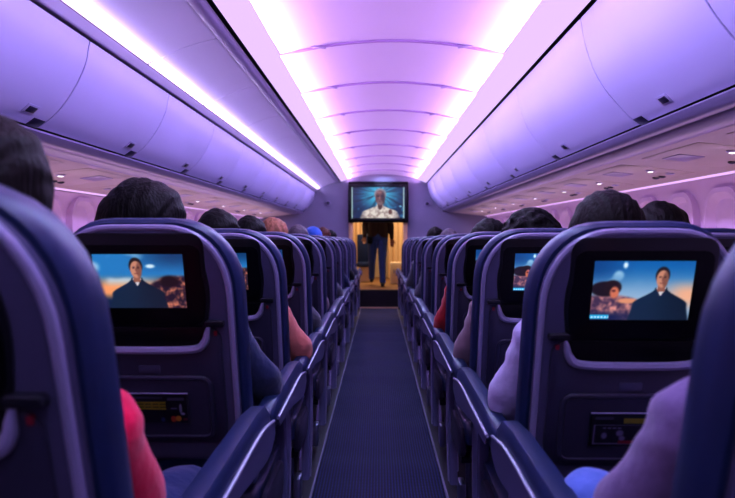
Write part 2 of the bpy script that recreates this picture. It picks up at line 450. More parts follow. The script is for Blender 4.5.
# ------------------------------------------------------------------ painted pictures (screens, cards)
def sm(a, b, x):
    t = max(0, min(1, (x-a)/(b-a))) if a != b else float(x > a)
    return t*t*(3-2*t)
def mixc(a, b, t): return tuple(a[i]+(b[i]-a[i])*t for i in range(3))
def ell(u, v, cx, cy, rx, ry): return math.sqrt(((u-cx)/rx)**2+((v-cy)/ry)**2)
def nz(u, v, s, seed=0): return 0.5+0.5*noise.noise(Vector((u*s, v*s*.65, seed)))
def over(c, col, d, e=.06): return mixc(c, col, 1-sm(1-e, 1+e, d))
def man(c, u, v, cx, headv, s, face=(196, 140, 118), sweater=(22, 46, 74), hair=(38, 30, 34)):
    # torso with sloping shoulders
    hw = .055*s + (.20*s)*sm(headv-.14*s, headv-.40*s, v) + .04*s*sm(headv-.4*s, headv-.75*s, v)
    if v < headv-.13*s:
        d = abs(u-cx)/hw
        sh = mixc(sweater, (12, 24, 42), .5*sm(.2, 1, (u-cx)/hw*.5+.5))
        c = over(c, sh, d, .05)
        # white shirt in the V
        vv = (headv-.14*s) - v
        if 0 < vv < .13*s and abs(u-cx) < .045*s*(1-vv/(.13*s)): c = (206, 200, 206)
    if abs(u-cx) < .036*s and headv-.2*s < v < headv-.05*s: c = (150, 100, 86)
    c = over(c, hair, ell(u, v, cx, headv+.055*s, .066*s, .135*s), .08)
    c = over(c, face, ell(u, v, cx, headv, .054*s, .135*s), .08)
    c = over(c, mixc(face, (96, 60, 56), .6), ell(u, v, cx+.028*s, headv-.01, .026*s, .12*s), .3)
    for dx in (-.021, .021):
        c = over(c, (70, 42, 44), ell(u, v, cx+dx*s, headv+.03*s, .012*s, .016*s), .3)
    c = over(c, (128, 76, 72), ell(u, v, cx, headv-.005*s, .007*s, .03*s), .3)
    c = over(c, (120, 58, 60), ell(u, v, cx, headv-.065*s, .02*s, .01*s), .3)
    return c
def pic_right(u, v):
    t = sm(.35, 1, v)
    c = mixc((150, 178, 206), (20, 104, 172), t)
    c = mixc(c, (14, 66, 128), .7*sm(.45, .0, u)*sm(.5, .9, v))
    c = mixc(c, (238, 176, 140), .9*sm(.62, .95, u)*sm(.75, .45, v)*sm(.1, .4, v))
    c = mixc(c, (196, 226, 240), .8*sm(.55, .8, nz(u, v, 6, 3))*sm(.5, .9, v)*sm(.62, .3, u))
    c = over(c, (214, 232, 244), ell(u, v, .31, .93, .022, .05), .6)
    # hillside of pale rocks with a dark haired swimmer
    rock = mixc((70, 52, 84), (226, 156, 146), sm(.3, .8, .6*nz(u, v, 12, 8)+.4*nz(u, v, 34, 3)))
    edge = .42 - .10*sm(.25, .6, u)
    c = mixc(c, rock, sm(edge+.03, edge-.03, v)*sm(.66, .5, u))
    c = mixc(c, (30, 40, 86), sm(.2, .05, v)*sm(.6, .2, u))
    c = over(c, (34, 24, 36), ell(u, v, .13, .53, .15, .13), .15)
    c = over(c, (40, 26, 34), ell(u, v, .20, .56, .09, .12), .15)
    c = over(c, (204, 120, 92), ell(u, v, .225, .47, .045, .10), .25)
    c = over(c, (90, 44, 46), ell(u, v, .215, .50, .02, .02), .4)
    c = over(c, (216, 150, 120), ell(u, v, .36, .33, .10, .045), .3)
    c = man(c, u, v, .69, .70, 1.08)
    if u < .19 and .02 < v < .085:
        c = (40, 170, 220)
        if .04 < v < .068 and (int(u*90) % 3) and u > .012: c = (206, 240, 250)
    return c
def pic_left(u, v):
    t = sm(.3, 1, v)
    c = mixc((236, 160, 110), (44, 128, 190), sm(.38, .66, v))
    c = mixc(c, (16, 58, 104), .85*sm(.6, 1, v)*sm(.3, .9, u))
    c = mixc(c, (222, 236, 244), .8*sm(.52, .75, nz(u, v, 5, 1))*sm(.35, .6, v)*sm(.75, .3, u))
    c = over(c, (206, 226, 238), ell(u, v, .63, .78, .05, .035), .5)
    c = mixc(c, (14, 46, 70), .9*sm(.66, .5, v+.25*(u-.75)**2*4)*sm(.58, .9, u)*sm(.3, .5, v))
    rock = mixc((40, 28, 50), (226, 140, 108), sm(.42, .8, .6*nz(u, v, 12, 4)+.4*nz(u, v, 36, 9)))
    edge = .30+.30*sm(.4, .85, u)
    c = mixc(c, rock, sm(edge+.04, edge-.04, v)*sm(.28, .45, u))
    c = over(c, (34, 22, 32), ell(u, v, .83, .50, .11, .10), .3)
    c = mixc(c, (18, 44, 78), sm(.30, .12, v)*sm(.72, .3, u))
    c = man(c, u, v, .47, .72, 1.15)
    return c
def pic_big(u, v):
    r = math.hypot((u-.52)*1.4, v-.75)
    c = mixc((70, 196, 226), (6, 44, 84), sm(.05, .75, r))
    a = math.atan2(v-.8, (u-.52))
    c = mixc(c, (4, 30, 56), .6*sm(.45, .7, nz(a*2, r, 3, 2)))
    c = mixc(c, (60, 180, 216), .5*sm(.6, .8, nz(u, v, 11, 6))*sm(.2, .5, r))
    # man in a pale patterned shirt
    hw = .06+.27*sm(.42, .18, v)+.04*sm(.2, 0, v)
    if v < .44:
        sh = mixc((226, 218, 206), (142, 118, 108), .8*sm(.42, .7, .5*nz(u, v, 30, 5)+.5*nz(u, v, 13, 2)))
        sh = mixc(sh, (96, 86, 92), .5*sm(.22, .36, abs(u-.53)))
        c = over(c, sh, abs(u-.53)/hw, .06)
        c = over(c, (86, 56, 48), ell(u, v, .53, .42, .045, .15), .1)
    c = over(c, (146, 144, 148), ell(u, v, .535, .77, .112, .19), .06)
    c = over(c, (112, 74, 62), ell(u, v, .532, .66, .088, .24), .08)
    c = over(c, (72, 46, 42), ell(u, v, .59, .64, .035, .2), .5)
    c = over(c, (150, 104, 88), ell(u, v, .515, .83, .05, .04), .5)
    for dx in (-.04, .042): c = over(c, (36, 24, 26), ell(u, v, .532+dx, .71, .026, .026), .4)
    c = over(c, (150, 104, 90), ell(u, v, .522, .65, .014, .05), .4)
    c = mixc(c, (150, 138, 132), .5*(1-sm(.8, 1.2, ell(u, v, .532, .50, .06, .08))))
    c = over(c, (66, 36, 38), ell(u, v, .532, .54, .03, .012), .4)
    c = over(c, (112, 74, 64), ell(u, v, .72, .20, .035, .08), .3)
    c = over(c, (120, 196, 216), ell(u, v, .91, .38, .022, .03), .4)
    for e in (.012, .975):
        if abs(u-e) < .007: c = (190, 226, 214)
    return c
def pic_card(u, v):
    c = (16, 15, 30)
    if .06 < u < .58 and .84 < v < .90: c = (66, 62, 92)
    if .05 < u < .62 and .48 < v < .74:
        c = (150, 140, 24)
        if (.54 < v < .58 or .64 < v < .68) and int(u*40) % 5: c = (70, 64, 20)
    if .66 < u < .94 and .78 < v < .88: c = (78, 74, 104)
    if .70 < u < .80 and .50 < v < .54: c = (100, 96, 130)
    c = over(c, (150, 146, 176), ell(u, v, .87, .52, .025, .16), .3); c = over(c, (150, 146, 176), ell(u, v, .90, .34, .04, .05), .3)
    c = over(c, (170, 60, 40), ell(u, v, .74, .16, .05, .11), .2); c = over(c, (190, 130, 40), ell(u, v, .82, .18, .05, .10), .2)
    if .9 < u < .97 and .12 < v < .2: c = (120, 40, 60)
    c = over(c, (40, 60, 120), ell(u, v, .56, .14, .035, .08), .2)
    if u < .012 or u > .988 or v < .03: c = (60, 56, 84)
    return c
def pic_card2(u, v):
    c = (16, 15, 30)
    if .06 < u < .34 and .82 < v < .90: c = (78, 74, 104)
    if .5 < u < .9 and .70 < v < .86: c = (140, 134, 28)
    if .05 < u < .95 and .06 < v < .66:
        c = (24, 22, 44)
        if u < .07 or u > .93 or v < .085 or v > .635: c = (110, 104, 140)
        if .2 < u < .5 and .54 < v < .58 and int(u*50) % 4: c = (110, 104, 140)
    c = over(c, (120, 114, 150), ell(u, v, .22, .32, .045, .1), .4)
    c = over(c, (120, 114, 150), ell(u, v, .46, .40, .06, .10), .4); c = over(c, (120, 114, 150), ell(u, v, .50, .24, .05, .08), .4)
    if .44 < u < .72 and .07 < v < .17: c = (140, 26, 40)
    return c
def paint_mesh(name, fn, nu, nv, mapping, gain=1.0):
    """grid with a 'paint' colour attribute; mapping(u, v) gives the 3-D point"""
    vs = [mapping(i/(nu-1), j/(nv-1)) for j in range(nv) for i in range(nu)]
    fs = [(j*nu+i, j*nu+i+1, (j+1)*nu+i+1, (j+1)*nu+i) for j in range(nv-1) for i in range(nu-1)]
    me = bpy.data.meshes.new(name); me.from_pydata(vs, [], fs)
    ca = me.color_attributes.new('paint', 'FLOAT_COLOR', 'POINT')
    buf = []
    for j in range(nv):
        for i in range(nu): buf += [q*gain for q in lin(fn(i/(nu-1), j/(nv-1)))] + [1.0]
    ca.data.foreach_set('color', buf); me.update(); return me

# ------------------------------------------------------------------ seats
TOP = 1.20
TILT = 0.30
def P(u, z, w=0.0): return Vector((u, (TOP-z)*TILT - w, z))
def arch(hw, top, bot, r, bulge=0.0, n=9):
    """open arch outline: bottom left -> over the top -> bottom right, corners as quarter superellipses"""
    L = []
    rv = r*1.15
    for k in range(5):
        z = bot + (top-rv-bot)*k/5.0; L.append((-hw + bulge*math.sin(PI*k/5)*0, z))
    for k in range(n+1):
        a = PI/2*k/n
        L.append((-hw+r-r*math.cos(a)**.9, top-rv+rv*math.sin(a)**.9))
    Rr = [(-u, z) for u, z in reversed(L)]
    return L+Rr
def offset_outline(L, d):
    P2 = [Vector(p) for p in L]; n = len(P2); out = []
    for i, p in enumerate(P2):
        a = P2[(i-1) % n]; b = P2[(i+1) % n]; t = (b-a).normalized()
        out.append(p + Vector((t.y, -t.x))*d)
    return out
def slab(bm, L, layers, Pf=P):
    """closed outline L (u,z), clockwise; layers [(inset, w)] front to back"""
    rings = []
    for ins, w in layers:
        O = offset_outline(L, ins) if ins else [Vector(p) for p in L]
        rings.append([bm.verts.new(Pf(p.x, p.y, w)) for p in O])
    n = len(L)
    for r0, r1 in zip(rings, rings[1:]):
        for k in range(n): bm.faces.new((r0[k], r0[(k+1) % n], r1[(k+1) % n], r1[k]))
    bm.faces.new(rings[0]); bm.faces.new(rings[-1][::-1])
def rr_at(cu, cz, hw, hh, r, n=5):  # clockwise rounded rectangle
    return [(cu+u, cz+v) for u, v in reversed(rrect(hw, hh, r, n))]

def seat_parts(side):
    """meshes of one seat; side=+1 builds the seat right of the aisle (aisle at -u), -1 its mirror"""
    parts = []   # (name, parent_index, mesh, material)
    def put(name, bm, m, par=None, smooth=True):
        if side < 0:
            for v in bm.verts: v.co.x = -v.co.x
        bmesh.ops.recalc_face_normals(bm, faces=bm.faces[:])
        me = bpy.data.meshes.new(name); bm.to_mesh(me); bm.free()
        me.polygons.foreach_set('use_smooth', [True]*len(me.polygons)); me.set_sharp_from_angle(angle=math.radians(40))
        me.materials.append(m); parts.append((name, par, me, None)); return len(parts)-1
    def putme(name, me, m, par):
        me.materials.append(m); parts.append((name, par, me, None)); return len(parts)-1
    # navy padded backrest
    b = bmesh.new()
    slab(b, arch(.225, 1.20, .50, .16), [(.055, -.128), (.02, -.120), (.004, -.10), (0, -.075), (0, -.045), (.004, -.028), (.012, -.020)])
    put('backrest', b, M['navy'])
    # grey back shell
    b = bmesh.new()
    A = arch(.209, 1.184, .585, .150)
    slab(b, A, [(0.004, -.03), (0, .0), (.008, .012), (.02, .016)])
    shell = put('back_shell', b, M['shell'])
    # lavender trim arch
    b = bmesh.new()
    inner = arch(.202, 1.177, .60, .144)
    ring_tube(b, [P(u, z, .010) for u, z in inner], .0085, 8, flat=(.9, .9))
    put('edge_trim', b, M['trim'], shell)
    # screen bezel, bulging at mid sides
    def bez(cu, cz, hw, hh, r, bulge):
        return [(u+(bulge*math.copysign(1, u-cu)*max(0, 1-((z-(cz-.025))/.05)**2) if abs(u-cu) > hw*.8 else 0), z) for u, z in
                densify(rr_at(cu, cz, hw, hh, r))]
    b = bmesh.new(); slab(b, bez(0, 1.052, .152, .112, .03, .006), [(.0, .010), (0, .019), (.004, .021)])
    bz = put('screen_bezel', b, M['bezelgrey'])
    b = bmesh.new(); slab(b, bez(0, 1.043, .144, .094, .022, .006), [(.0, .015), (0, .0225), (.003, .0235)])
    glass = put('display_glass', b, M['black'], bz)
    hw, z0, z1 = .104, .989, 1.116
    fn = pic_right if side > 0 else pic_left
    w = .0245
    cu = 0.0
    me = paint_mesh('screen', fn, 120, 74, lambda u, v: P(cu-hw+2*hw*u, z0+(z1-z0)*v, w))
    putme('screen', me, M['screen'], bz)
    # tray table with latch, curved grab lip and dark slot
    b = bmesh.new(); slab(b, rr_at(0, .790, .178, .150, .03), [(0, .010), (0, .021), (.005, .024)])
    tray = put('tray_table', b, M['tray'])
    b = bmesh.new()
    slab(b, [(-.15, .942), (.15, .942), (.145, .922), (.128, .900), (.105, .891), (-.105, .891), (-.128, .900), (-.145, .922)], [(0, .02), (0, .0265), (.002, .0275)])
    put('grab_slot', b, M['black'], tray)
    b = bmesh.new()
    lip = smoothline([(-.152, .944), (-.148, .930), (-.140, .905), (-.112, .888), (0, .885), (.112, .888), (.140, .905), (.148, .930), (.152, .944)], 4)
    ring_tube(b, [P(p.x, p.y, .030) for p in lip], [.004+.006*min(1, min(i, len(lip)-1-i)/8) for i in range(len(lip))], 8)
    put('grab_lip', b, M['trim'], tray)
    b = bmesh.new(); slab(b, rr_at(-.166, .951, .022, .0075, .005), [(0, .015), (0, .034), (.002, .036)])
    put('tray_latch', b, M['darkplastic'], tray)
    b = bmesh.new(); slab(b, rr_at(-.166, .927, .004, .006, .002), [(0, .02), (0, .026)]); put('occupied_mark', b, M['red'], tray)
    # literature pocket
    b = bmesh.new(); slab(b, rr_at(0, .735, .150, .085, .028), [(0, .020), (0, .028), (.004, .031), (.010, .031), (.013, .027)])
    pk = put('literature_pocket', b, M['tray'])
    b = bmesh.new(); slab(b, rr_at(0, .836, .026, .010, .003), [(0, .020), (0, .027), (.002, .028)]); put('pocket_latch', b, M['shell'], pk)
    # seat pan
    b = bmesh.new()
    side_prof = smoothline([(.26, .40), (.28, .475), (.45, .482), (.62, .492), (.70, .482), (.725, .445), (.70, .395), (.50, .37)], 4)
    def cush(bm, hw, prof_):
        rows = []
        for u, sc in ((-hw, .9), (-hw+.012, .98), (-hw+.03, 1.0), (hw-.03, 1.0), (hw-.012, .98), (hw, .9)):
            cy, cz = .5, .43
            rows.append([bm.verts.new((u, cy+(p.x-cy)*sc, cz+(p.y-cz)*sc)) for p in prof_])
        n = len(prof_)
        for r0, r1 in zip(rows, rows[1:]):
            for k in range(n): bm.faces.new((r0[k], r0[(k+1) % n], r1[(k+1) % n], r1[k]))
        bm.faces.new(rows[0]); bm.faces.new(rows[-1][::-1])
    cush(b, .235, side_prof); put('seat_cushion', b, M['navy'])
    b = bmesh.new(); add_box(b, (0, .47, .355), (.43, .40, .05), .012); ring_tube(b, [(-.24, .34, .33), (.24, .34, .33)], .02); ring_tube(b, [(-.24, .62, .33), (.24, .62, .33)], .02)
    base = put('seat_frame', b, M['darkplastic'])
    for u in (-.17, .17):
        b = bmesh.new(); ring_tube(b, [(u, .60, .33), (u, .64, .17), (u, .66, .012)], .016); put('leg', b, M['metal'], base)
        b = bmesh.new(); ring_tube(b, [(u, .36, .33), (u, .30, .17), (u, .22, .012)], .016); put('leg', b, M['metal'], base)
    # aisle armrest, length 1 in Y from .24 to 1.04 (stretched per row)
    X = -.250
    b = bmesh.new()
    def armrow(y, z, hw, hh, X=X):
        return [Vector((X+hw*cx, y, z+hh*cz)) for cx, cz in ((-1, -.2), (-.92, .55), (-.6, .95), (0, 1.0), (.6, .95), (.92, .55), (1, -.2), (.9, -.8), (0, -1), (-.9, -.8))]
    keys = [(.0, .668, .020, .022), (.02, .672, .030, .032), (.18, .676, .031, .034), (.42, .680, .031, .034), (.62, .684, .030, .032), (.74, .676, .028, .030), (.79, .655, .024, .026), (.805, .645, .012, .012)]
    rows = [[b.verts.new(p) for p in armrow(*k_)] for k_ in keys]
    for r0, r1 in zip(rows, rows[1:]):
        for k in range(10): b.faces.new((r0[k], r0[(k+1) % 10], r1[(k+1) % 10], r1[k]))
    b.faces.new(rows[0]); b.faces.new(rows[-1][::-1])
    arm = put('armrest', b, M['navy'])
    # lavender side plate under the pad, swelling to the front
    b = bmesh.new()
    up = smoothline([(.03, .665), (.30, .668), (.60, .672), (.78, .650)], 5); lo = smoothline([(.05, .648), (.30, .638), (.52, .612), (.70, .596), (.79, .622)], 4)
    Lp = [(p.x, p.y) for p in up] + [(p.x, p.y) for p in reversed(lo)]
    def Pa(u, z, w): return Vector((X-.030-w, u, z))
    slab(b, Lp[::-1], [(0, -.012), (0, .002), (.004, .006)], Pa); put('armrest_side', b, M['armtrim'], arm)
    b = bmesh.new(); ring_tube(b, [Pa(p.x, p.y+.006, .004) for p in up], .0045, 8); put('armrest_trim', b, M['trim'], arm)
    # curved aisle side panel carrying the armrest
    b = bmesh.new()
    fr = smoothline([(.66, .66), (.735, .56), (.745, .42), (.715, .25), (.66, .13)], 5); bk = smoothline([(.56, .65), (.62, .56), (.635, .42), (.62, .25), (.60, .13)], 5)
    Lp = [(p.x, p.y) for p in fr] + [(p.x, p.y) for p in reversed(bk)]
    def Pb(u, z, w): return Vector((X+.012-w, u, z))
    slab(b, Lp, [(.004, -.016), (0, -.010), (0, .012), (.006, .018)], Pb); sp = put('side_panel', b, M['armtrim'])
    b = bmesh.new(); ring_tube(b, [Pb(p.x-.012, p.y, .017) for p in fr], .004, 8); put('panel_trim', b, M['trim'], sp)
    b = bmesh.new()
    Lp = rr_at(.44, .40, .16, .055, .03)
    slab(b, Lp, [(.004, -.01), (0, -.005), (0, .010), (.006, .014)], Pb); put('side_shroud', b, M['tray'])
    b = bmesh.new(); add_box(b, (X+.05, .655, .07), (.03, .10, .12), .008); put('foot_cover', b, M['metal'])
    return parts
def densify(L, n=4):
    out = []
    for i, p in enumerate(L):
        q = L[(i+1) % len(L)]
        d = math.hypot(q[0]-p[0], q[1]-p[1]); m = max(1, int(d/.012))
        for k in range(m): out.append((p[0]+(q[0]-p[0])*k/m, p[1]+(q[1]-p[1])*k/m))
    return out
SEATS = {1: seat_parts(1), -1: seat_parts(-1)}
SX = {1: .552, -1: -.553}
def place_seat(side, y, label, x=None, armlen=.8, dz=0.0, group='navy airliner seats beside the aisle'):
    t = thing('airliner_seat', label, 'seat', (x if x is not None else SX[side], y, zf(y+.4)+dz), group)
    objs = []
    for name, par, me, _ in SEATS[side]:
        o = bpy.data.objects.new(name, me); C.objects.link(o)
        o.parent = t if par is None else objs[par]
        if name == 'armrest':
            o.scale = (1, armlen/.8, 1); o.location = (0, .24, 0)
        objs.append(o)
    return t
# armrest meshes are modelled from y=0: see keys above
ROWS = {-1: [.70, 1.57, 2.33, 3.20, 4.15, 5.20, 6.30, 7.50, 8.70, 9.9],
        1: [.575, 1.44, 2.28, 3.20, 4.15, 5.20, 6.40, 7.60, 8.80, 9.9]}
SIDE = {1: 'right', -1: 'left'}
seat_z = {}
for s in (-1, 1):
    R_ = ROWS[s]
    for i, y in enumerate(R_):
        pitch = (R_[i+1]-y) if i+1 < len(R_) else 1.0
        dz = .046 if i == 0 else (.026 if s < 0 and i == 1 else .015)
        seat_z[(s, i)] = zf(y+.4)+dz
        if i == 0: lab = 'navy aisle seat cut off by the %s frame edge, nearest the camera' % SIDE[s]
        else: lab = 'navy aisle seat with grey back, %s row from the camera on the %s' % (ORD[i], SIDE[s])
        place_seat(s, y, lab, None, min(pitch-.03, 1.0), dz)
# middle seats that carry the passengers whose heads show beyond the aisle seats
for s, i in ((1, 2), (-1, 7)):
    place_seat(s, ROWS[s][i], 'navy middle seat behind the aisle seat of the %s row on the %s' % (ORD[i], SIDE[s]), s*1.085, .75, .015)

# safety cards in the pockets of the second row
for s, fn, cu in ((-1, pic_card, .022), (1, pic_card2, .0)):
    i = 1; y = ROWS[s][i]
    t = thing('safety_card', 'dark printed card with yellow band in the %s seat back pocket of the second row' % SIDE[s], 'card', (SX[s], y, seat_z[(s, i)]), 'printed cards in seat back pockets')
    me = paint_mesh('card', fn, 90, 50, lambda u, v: P(cu-.080+.145*u, .695+.078*v, .0335), .55); me.materials.append(M['print'])
    meshobj('card_face', me, None, t)
    b = bmesh.new(); slab(b, rr_at(cu-.0075, .734, .0735, .040, .002), [(0, .028), (0, .0328)]); obj('card_back', b, M['darkplastic'], t)
    b = bmesh.new(); ring_tube(b, [P(cu-.082, .775, .034), P(cu+.067, .775, .034)], .0022, 6); obj('card_top_edge', b, M['trim'], t)

# ------------------------------------------------------------------ people
def remesh(bm, voxel, smooth_it=6, flip=False, disp=None):
    bmesh.ops.recalc_face_normals(bm, faces=bm.faces[:])
    me = bpy.data.meshes.new('tmp'); bm.to_mesh(me); bm.free()
    ob = bpy.data.objects.new('tmp', me); C.objects.link(ob)
    md = ob.modifiers.new('r', 'REMESH'); md.mode = 'VOXEL'; md.voxel_size = voxel; md.use_smooth_shade = True
    if smooth_it:
        sm_ = ob.modifiers.new('s', 'SMOOTH'); sm_.factor = .5; sm_.iterations = smooth_it
    dg = bpy.context.evaluated_depsgraph_get(); dg.update()
    out = bpy.data.meshes.new_from_object(ob.evaluated_get(dg))
    bpy.data.objects.remove(ob); bpy.data.meshes.remove(me)
    if disp:
        out.vertices.foreach_get
        nrm = [v.normal.copy() for v in out.vertices]
        for v, n in zip(out.vertices, nrm): v.co += n*disp(v.co)
    if flip:
        for v in out.vertices: v.co.x = -v.co.x
        out.flip_normals()
    out.polygons.foreach_set('use_smooth', [True]*len(out.polygons))
    return out
def hand(bm, wrist, direction, palm_n, side=1, curl=.5):
    d = Vector(direction).normalized(); n = (Vector(palm_n)-d*Vector(palm_n).dot(d)).normalized(); a = d.cross(n)*side
    w = Vector(wrist)
    for k, off in enumerate((-.028, -.009, .010, .028)):
        add_capsule(bm, w+d*.01+a*off*.7, w+d*.085+a*off, .014, .0115, 10)
        L = (.066, .078, .072, .056)[k]; b0 = w+d*.088+a*off; seg = L/3; dirn = d.copy()
        for j in range(3):
            dirn = (dirn*math.cos(curl*.55) + n*math.sin(curl*.55)).normalized()
            b1 = b0+dirn*seg; add_capsule(bm, b0, b1, .0092-.0008*j, .0086-.0008*j, 8); b0 = b1
    t0 = w+d*.025-a*.026; t1 = t0+d*.035-a*.026+n*.012; t2 = t1+d*.032-a*.004+n*.012
    add_capsule(bm, t0, t1, .013, .0105, 8); add_capsule(bm, t1, t2, .010, .008, 8)
def head_shape(bm, c, yaw=0.0):
    c = Vector(c); R = Matrix.Rotation(yaw, 3, 'Z')
    def q(x, y, z): return c + R @ Vector((x, y, z))
    add_ellipsoid(bm, q(0, -.008, .02), (.074, .092, .098), 20, R)
    add_ellipsoid(bm, q(0, .022, -.055), (.054, .066, .064), 16, R)
    add_ellipsoid(bm, q(0, .066, -.092), (.026, .022, .022), 12, R)          # chin
    add_capsule(bm, q(0, .086, .012), q(0, .104, -.028), .008, .014, 10)      # nose
    for s in (-1, 1):
        add_ellipsoid(bm, q(s*.076, -.002, -.015), (.010, .020, .032), 10, R) # ear
        add_ellipsoid(bm, q(s*.034, .070, .030), (.024, .014, .010), 10, R)   # brow
        add_ellipsoid(bm, q(s*.042, .060, -.030), (.022, .020, .020), 10, R)  # cheek
    add_capsule(bm, q(-.018, .083, -.063), q(.018, .083, -.063), .009, .009, 8) # lips
def eyes_mouth(parent, c, yaw, skin_dark):
    R = Matrix.Rotation(yaw, 3, 'Z'); c = Vector(c)
    for s in (-1, 1):
        b = bmesh.new(); add_ellipsoid(b, c+R @ Vector((s*.033, .076, .008)), (.014, .012, .009), 12, R); e = obj('eye', b, M['eyewhite'], parent)
        b = bmesh.new(); add_ellipsoid(b, c+R @ Vector((s*.033, .086, .008)), (.006, .004, .006), 10, R); obj('iris', b, M['iris'], e)
    b = bmesh.new(); add_capsule(b, c+R @ Vector((-.02, .089, -.063)), c+R @ Vector((.02, .089, -.063)), .005, .005, 8); obj('mouth', b, M['lip'], parent)
M['eyewhite'] = mat('eye_white', (220, 215, 215), 0.3); M['iris'] = mat('eye_iris', (40, 26, 20), 0.2); M['lip'] = mat('lips', (150, 80, 80), 0.5)
SKIN = {'light': mat('skin_light', (214, 164, 142), 0.5, 0.35, noise_scale=20, noise_amt=.06),
        'mid': mat('skin_mid', (168, 116, 88), 0.5, 0.35, noise_scale=20, noise_amt=.06),
        'dark': mat('skin_dark', (92, 60, 46), 0.5, 0.35, noise_scale=20, noise_amt=.06)}
def cloth(name, rgb, rough=.85): return mat(name, rgb, rough, .2, noise_scale=14, noise_amt=.18, bump=.25, bump_scale=60, sheen=.2)
def hairm(name, rgb): return mat(name, rgb, .5, .12, noise_scale=60, noise_amt=.5, stretch=(1, 1, .12), bump=.5, bump_scale=160)

def seated_pose(lean=0.0, short=0.0, hdx=0.0, hdz=0.0, elbow_in=(-.228, .40, .735), wrist_in=(-.13, .66, .62), knee_in=(-.125, .80, .56), fwd=0.0):
    """joints in seat coordinates, aisle side = -x"""
    d = {}
    L = lambda z: lean*max(0, (z-.6))/.6
    zs = 1.0-short
    d['pelvis'] = Vector((0, .435, .575)); d['chest'] = Vector((L(.9), .315+fwd*.6, .90-short)); d['neck'] = Vector((L(1.02), .275+fwd, zs+.03))
    d['head'] = Vector((L(1.2)+hdx, .285+fwd*1.1, 1.205-short+hdz))
    d['sh'] = [Vector((-.165+L(.98), .275+fwd, zs-.03)), Vector((.165+L(.98), .275+fwd, zs-.03))]
    d['el'] = [Vector(elbow_in), Vector((.215, .38, .715))]
    d['wr'] = [Vector(wrist_in), Vector((.10, .60, .645))]
    d['hip'] = [Vector((-.09, .45, .565)), Vector((.09, .45, .565))]
    d['kn'] = [Vector(knee_in), Vector((.125, .80, .56))]
    d['an'] = [Vector((knee_in[0]-.0, .76, .10)), Vector((.125, .76, .10))]
    return d
def torso(bm, d, g):
    for s in (-1, 1):
        add_capsule(bm, d['pelvis']+Vector((s*.075, 0, 0)), d['chest']+Vector((s*.075, 0, 0)), .105+g, .100+g)
        add_capsule(bm, d['chest']+Vector((s*.08, 0, 0)), d['sh'][(s+1)//2]+Vector((-s*.05, 0, -.02)), .095+g, .060+g)
    add_capsule(bm, d['sh'][0], d['sh'][1], .054+g, .054+g)
    add_capsule(bm, d['neck']+Vector((0, -.005, -.05)), d['neck']+Vector((0, 0, .0)), .075+g, .050+g*.5)
def build_seated(d, sleeves='long', flip=False, yaw=0.0):
    b = bmesh.new(); torso(b, d, 0)
    add_capsule(b, d['neck'], d['head']+Vector((0, -.01, -.05)), .05, .052)
    head_shape(b, d['head'], yaw)
    for k in (0, 1):
        add_capsule(b, d['sh'][k], d['el'][k], .046, .038); add_capsule(b, d['el'][k], d['wr'][k], .038, .026)
        hand(b, d['wr'][k], d['wr'][k]-d['el'][k], (0, 0, -1), 1 if k else -1, .5)
        add_capsule(b, d['hip'][k], d['kn'][k], .082, .056); add_capsule(b, d['kn'][k], d['an'][k], .054, .036)
        add_capsule(b, d['an'][k]+Vector((0, -.01, -.05)), d['an'][k]+Vector((0, .13, -.065)), .036, .03)
    body = remesh(b, .0075, 3, flip)
    b = bmesh.new(); torso(b, d, .014)
    for k in (0, 1):
        mid = d['sh'][k].lerp(d['el'][k], .5)
        if sleeves == 'long':
            add_capsule(b, d['sh'][k], d['el'][k], .062, .054); add_capsule(b, d['el'][k], d['el'][k].lerp(d['wr'][k], .92), .053, .040)
        else:
            add_capsule(b, d['sh'][k], d['sh'][k].lerp(d['el'][k], .82), .064, .060)
    wr = lambda c: .0016*math.sin(c.z*60+c.x*50+4*noise.noise(c*9)) + .007*noise.noise(c*9) + .003*noise.noise(c*24)
    shirt = remesh(b, .010, 5, flip, wr)
    b = bmesh.new()
    add_capsule(b, d['pelvis']+Vector((-.075, 0, -.01)), d['pelvis']+Vector((.075, 0, -.01)), .116, .116)
    for k in (0, 1):
        add_capsule(b, d['hip'][k], d['kn'][k], .098, .072); add_capsule(b, d['kn'][k], d['an'][k]+Vector((0, 0, -.01)), .070, .052)
    trousers = remesh(b, .012, 5, flip, wr)
    shoes = []
    for k in (0, 1):
        b = bmesh.new(); a = d['an'][k]
        add_capsule(b, a+Vector((0, -.03, -.05)), a+Vector((0, .15, -.058)), .045, .038); add_ellipsoid(b, a+Vector((0, .06, -.082)), (.045, .13, .014))
        shoes.append(remesh(b, .012, 2, flip))
    hd = d['head'].copy()
    if flip: hd.x = -hd.x
    return dict(body=body, shirt=shirt, trousers=trousers, shoes=shoes, head=hd, yaw=-yaw if flip else yaw)
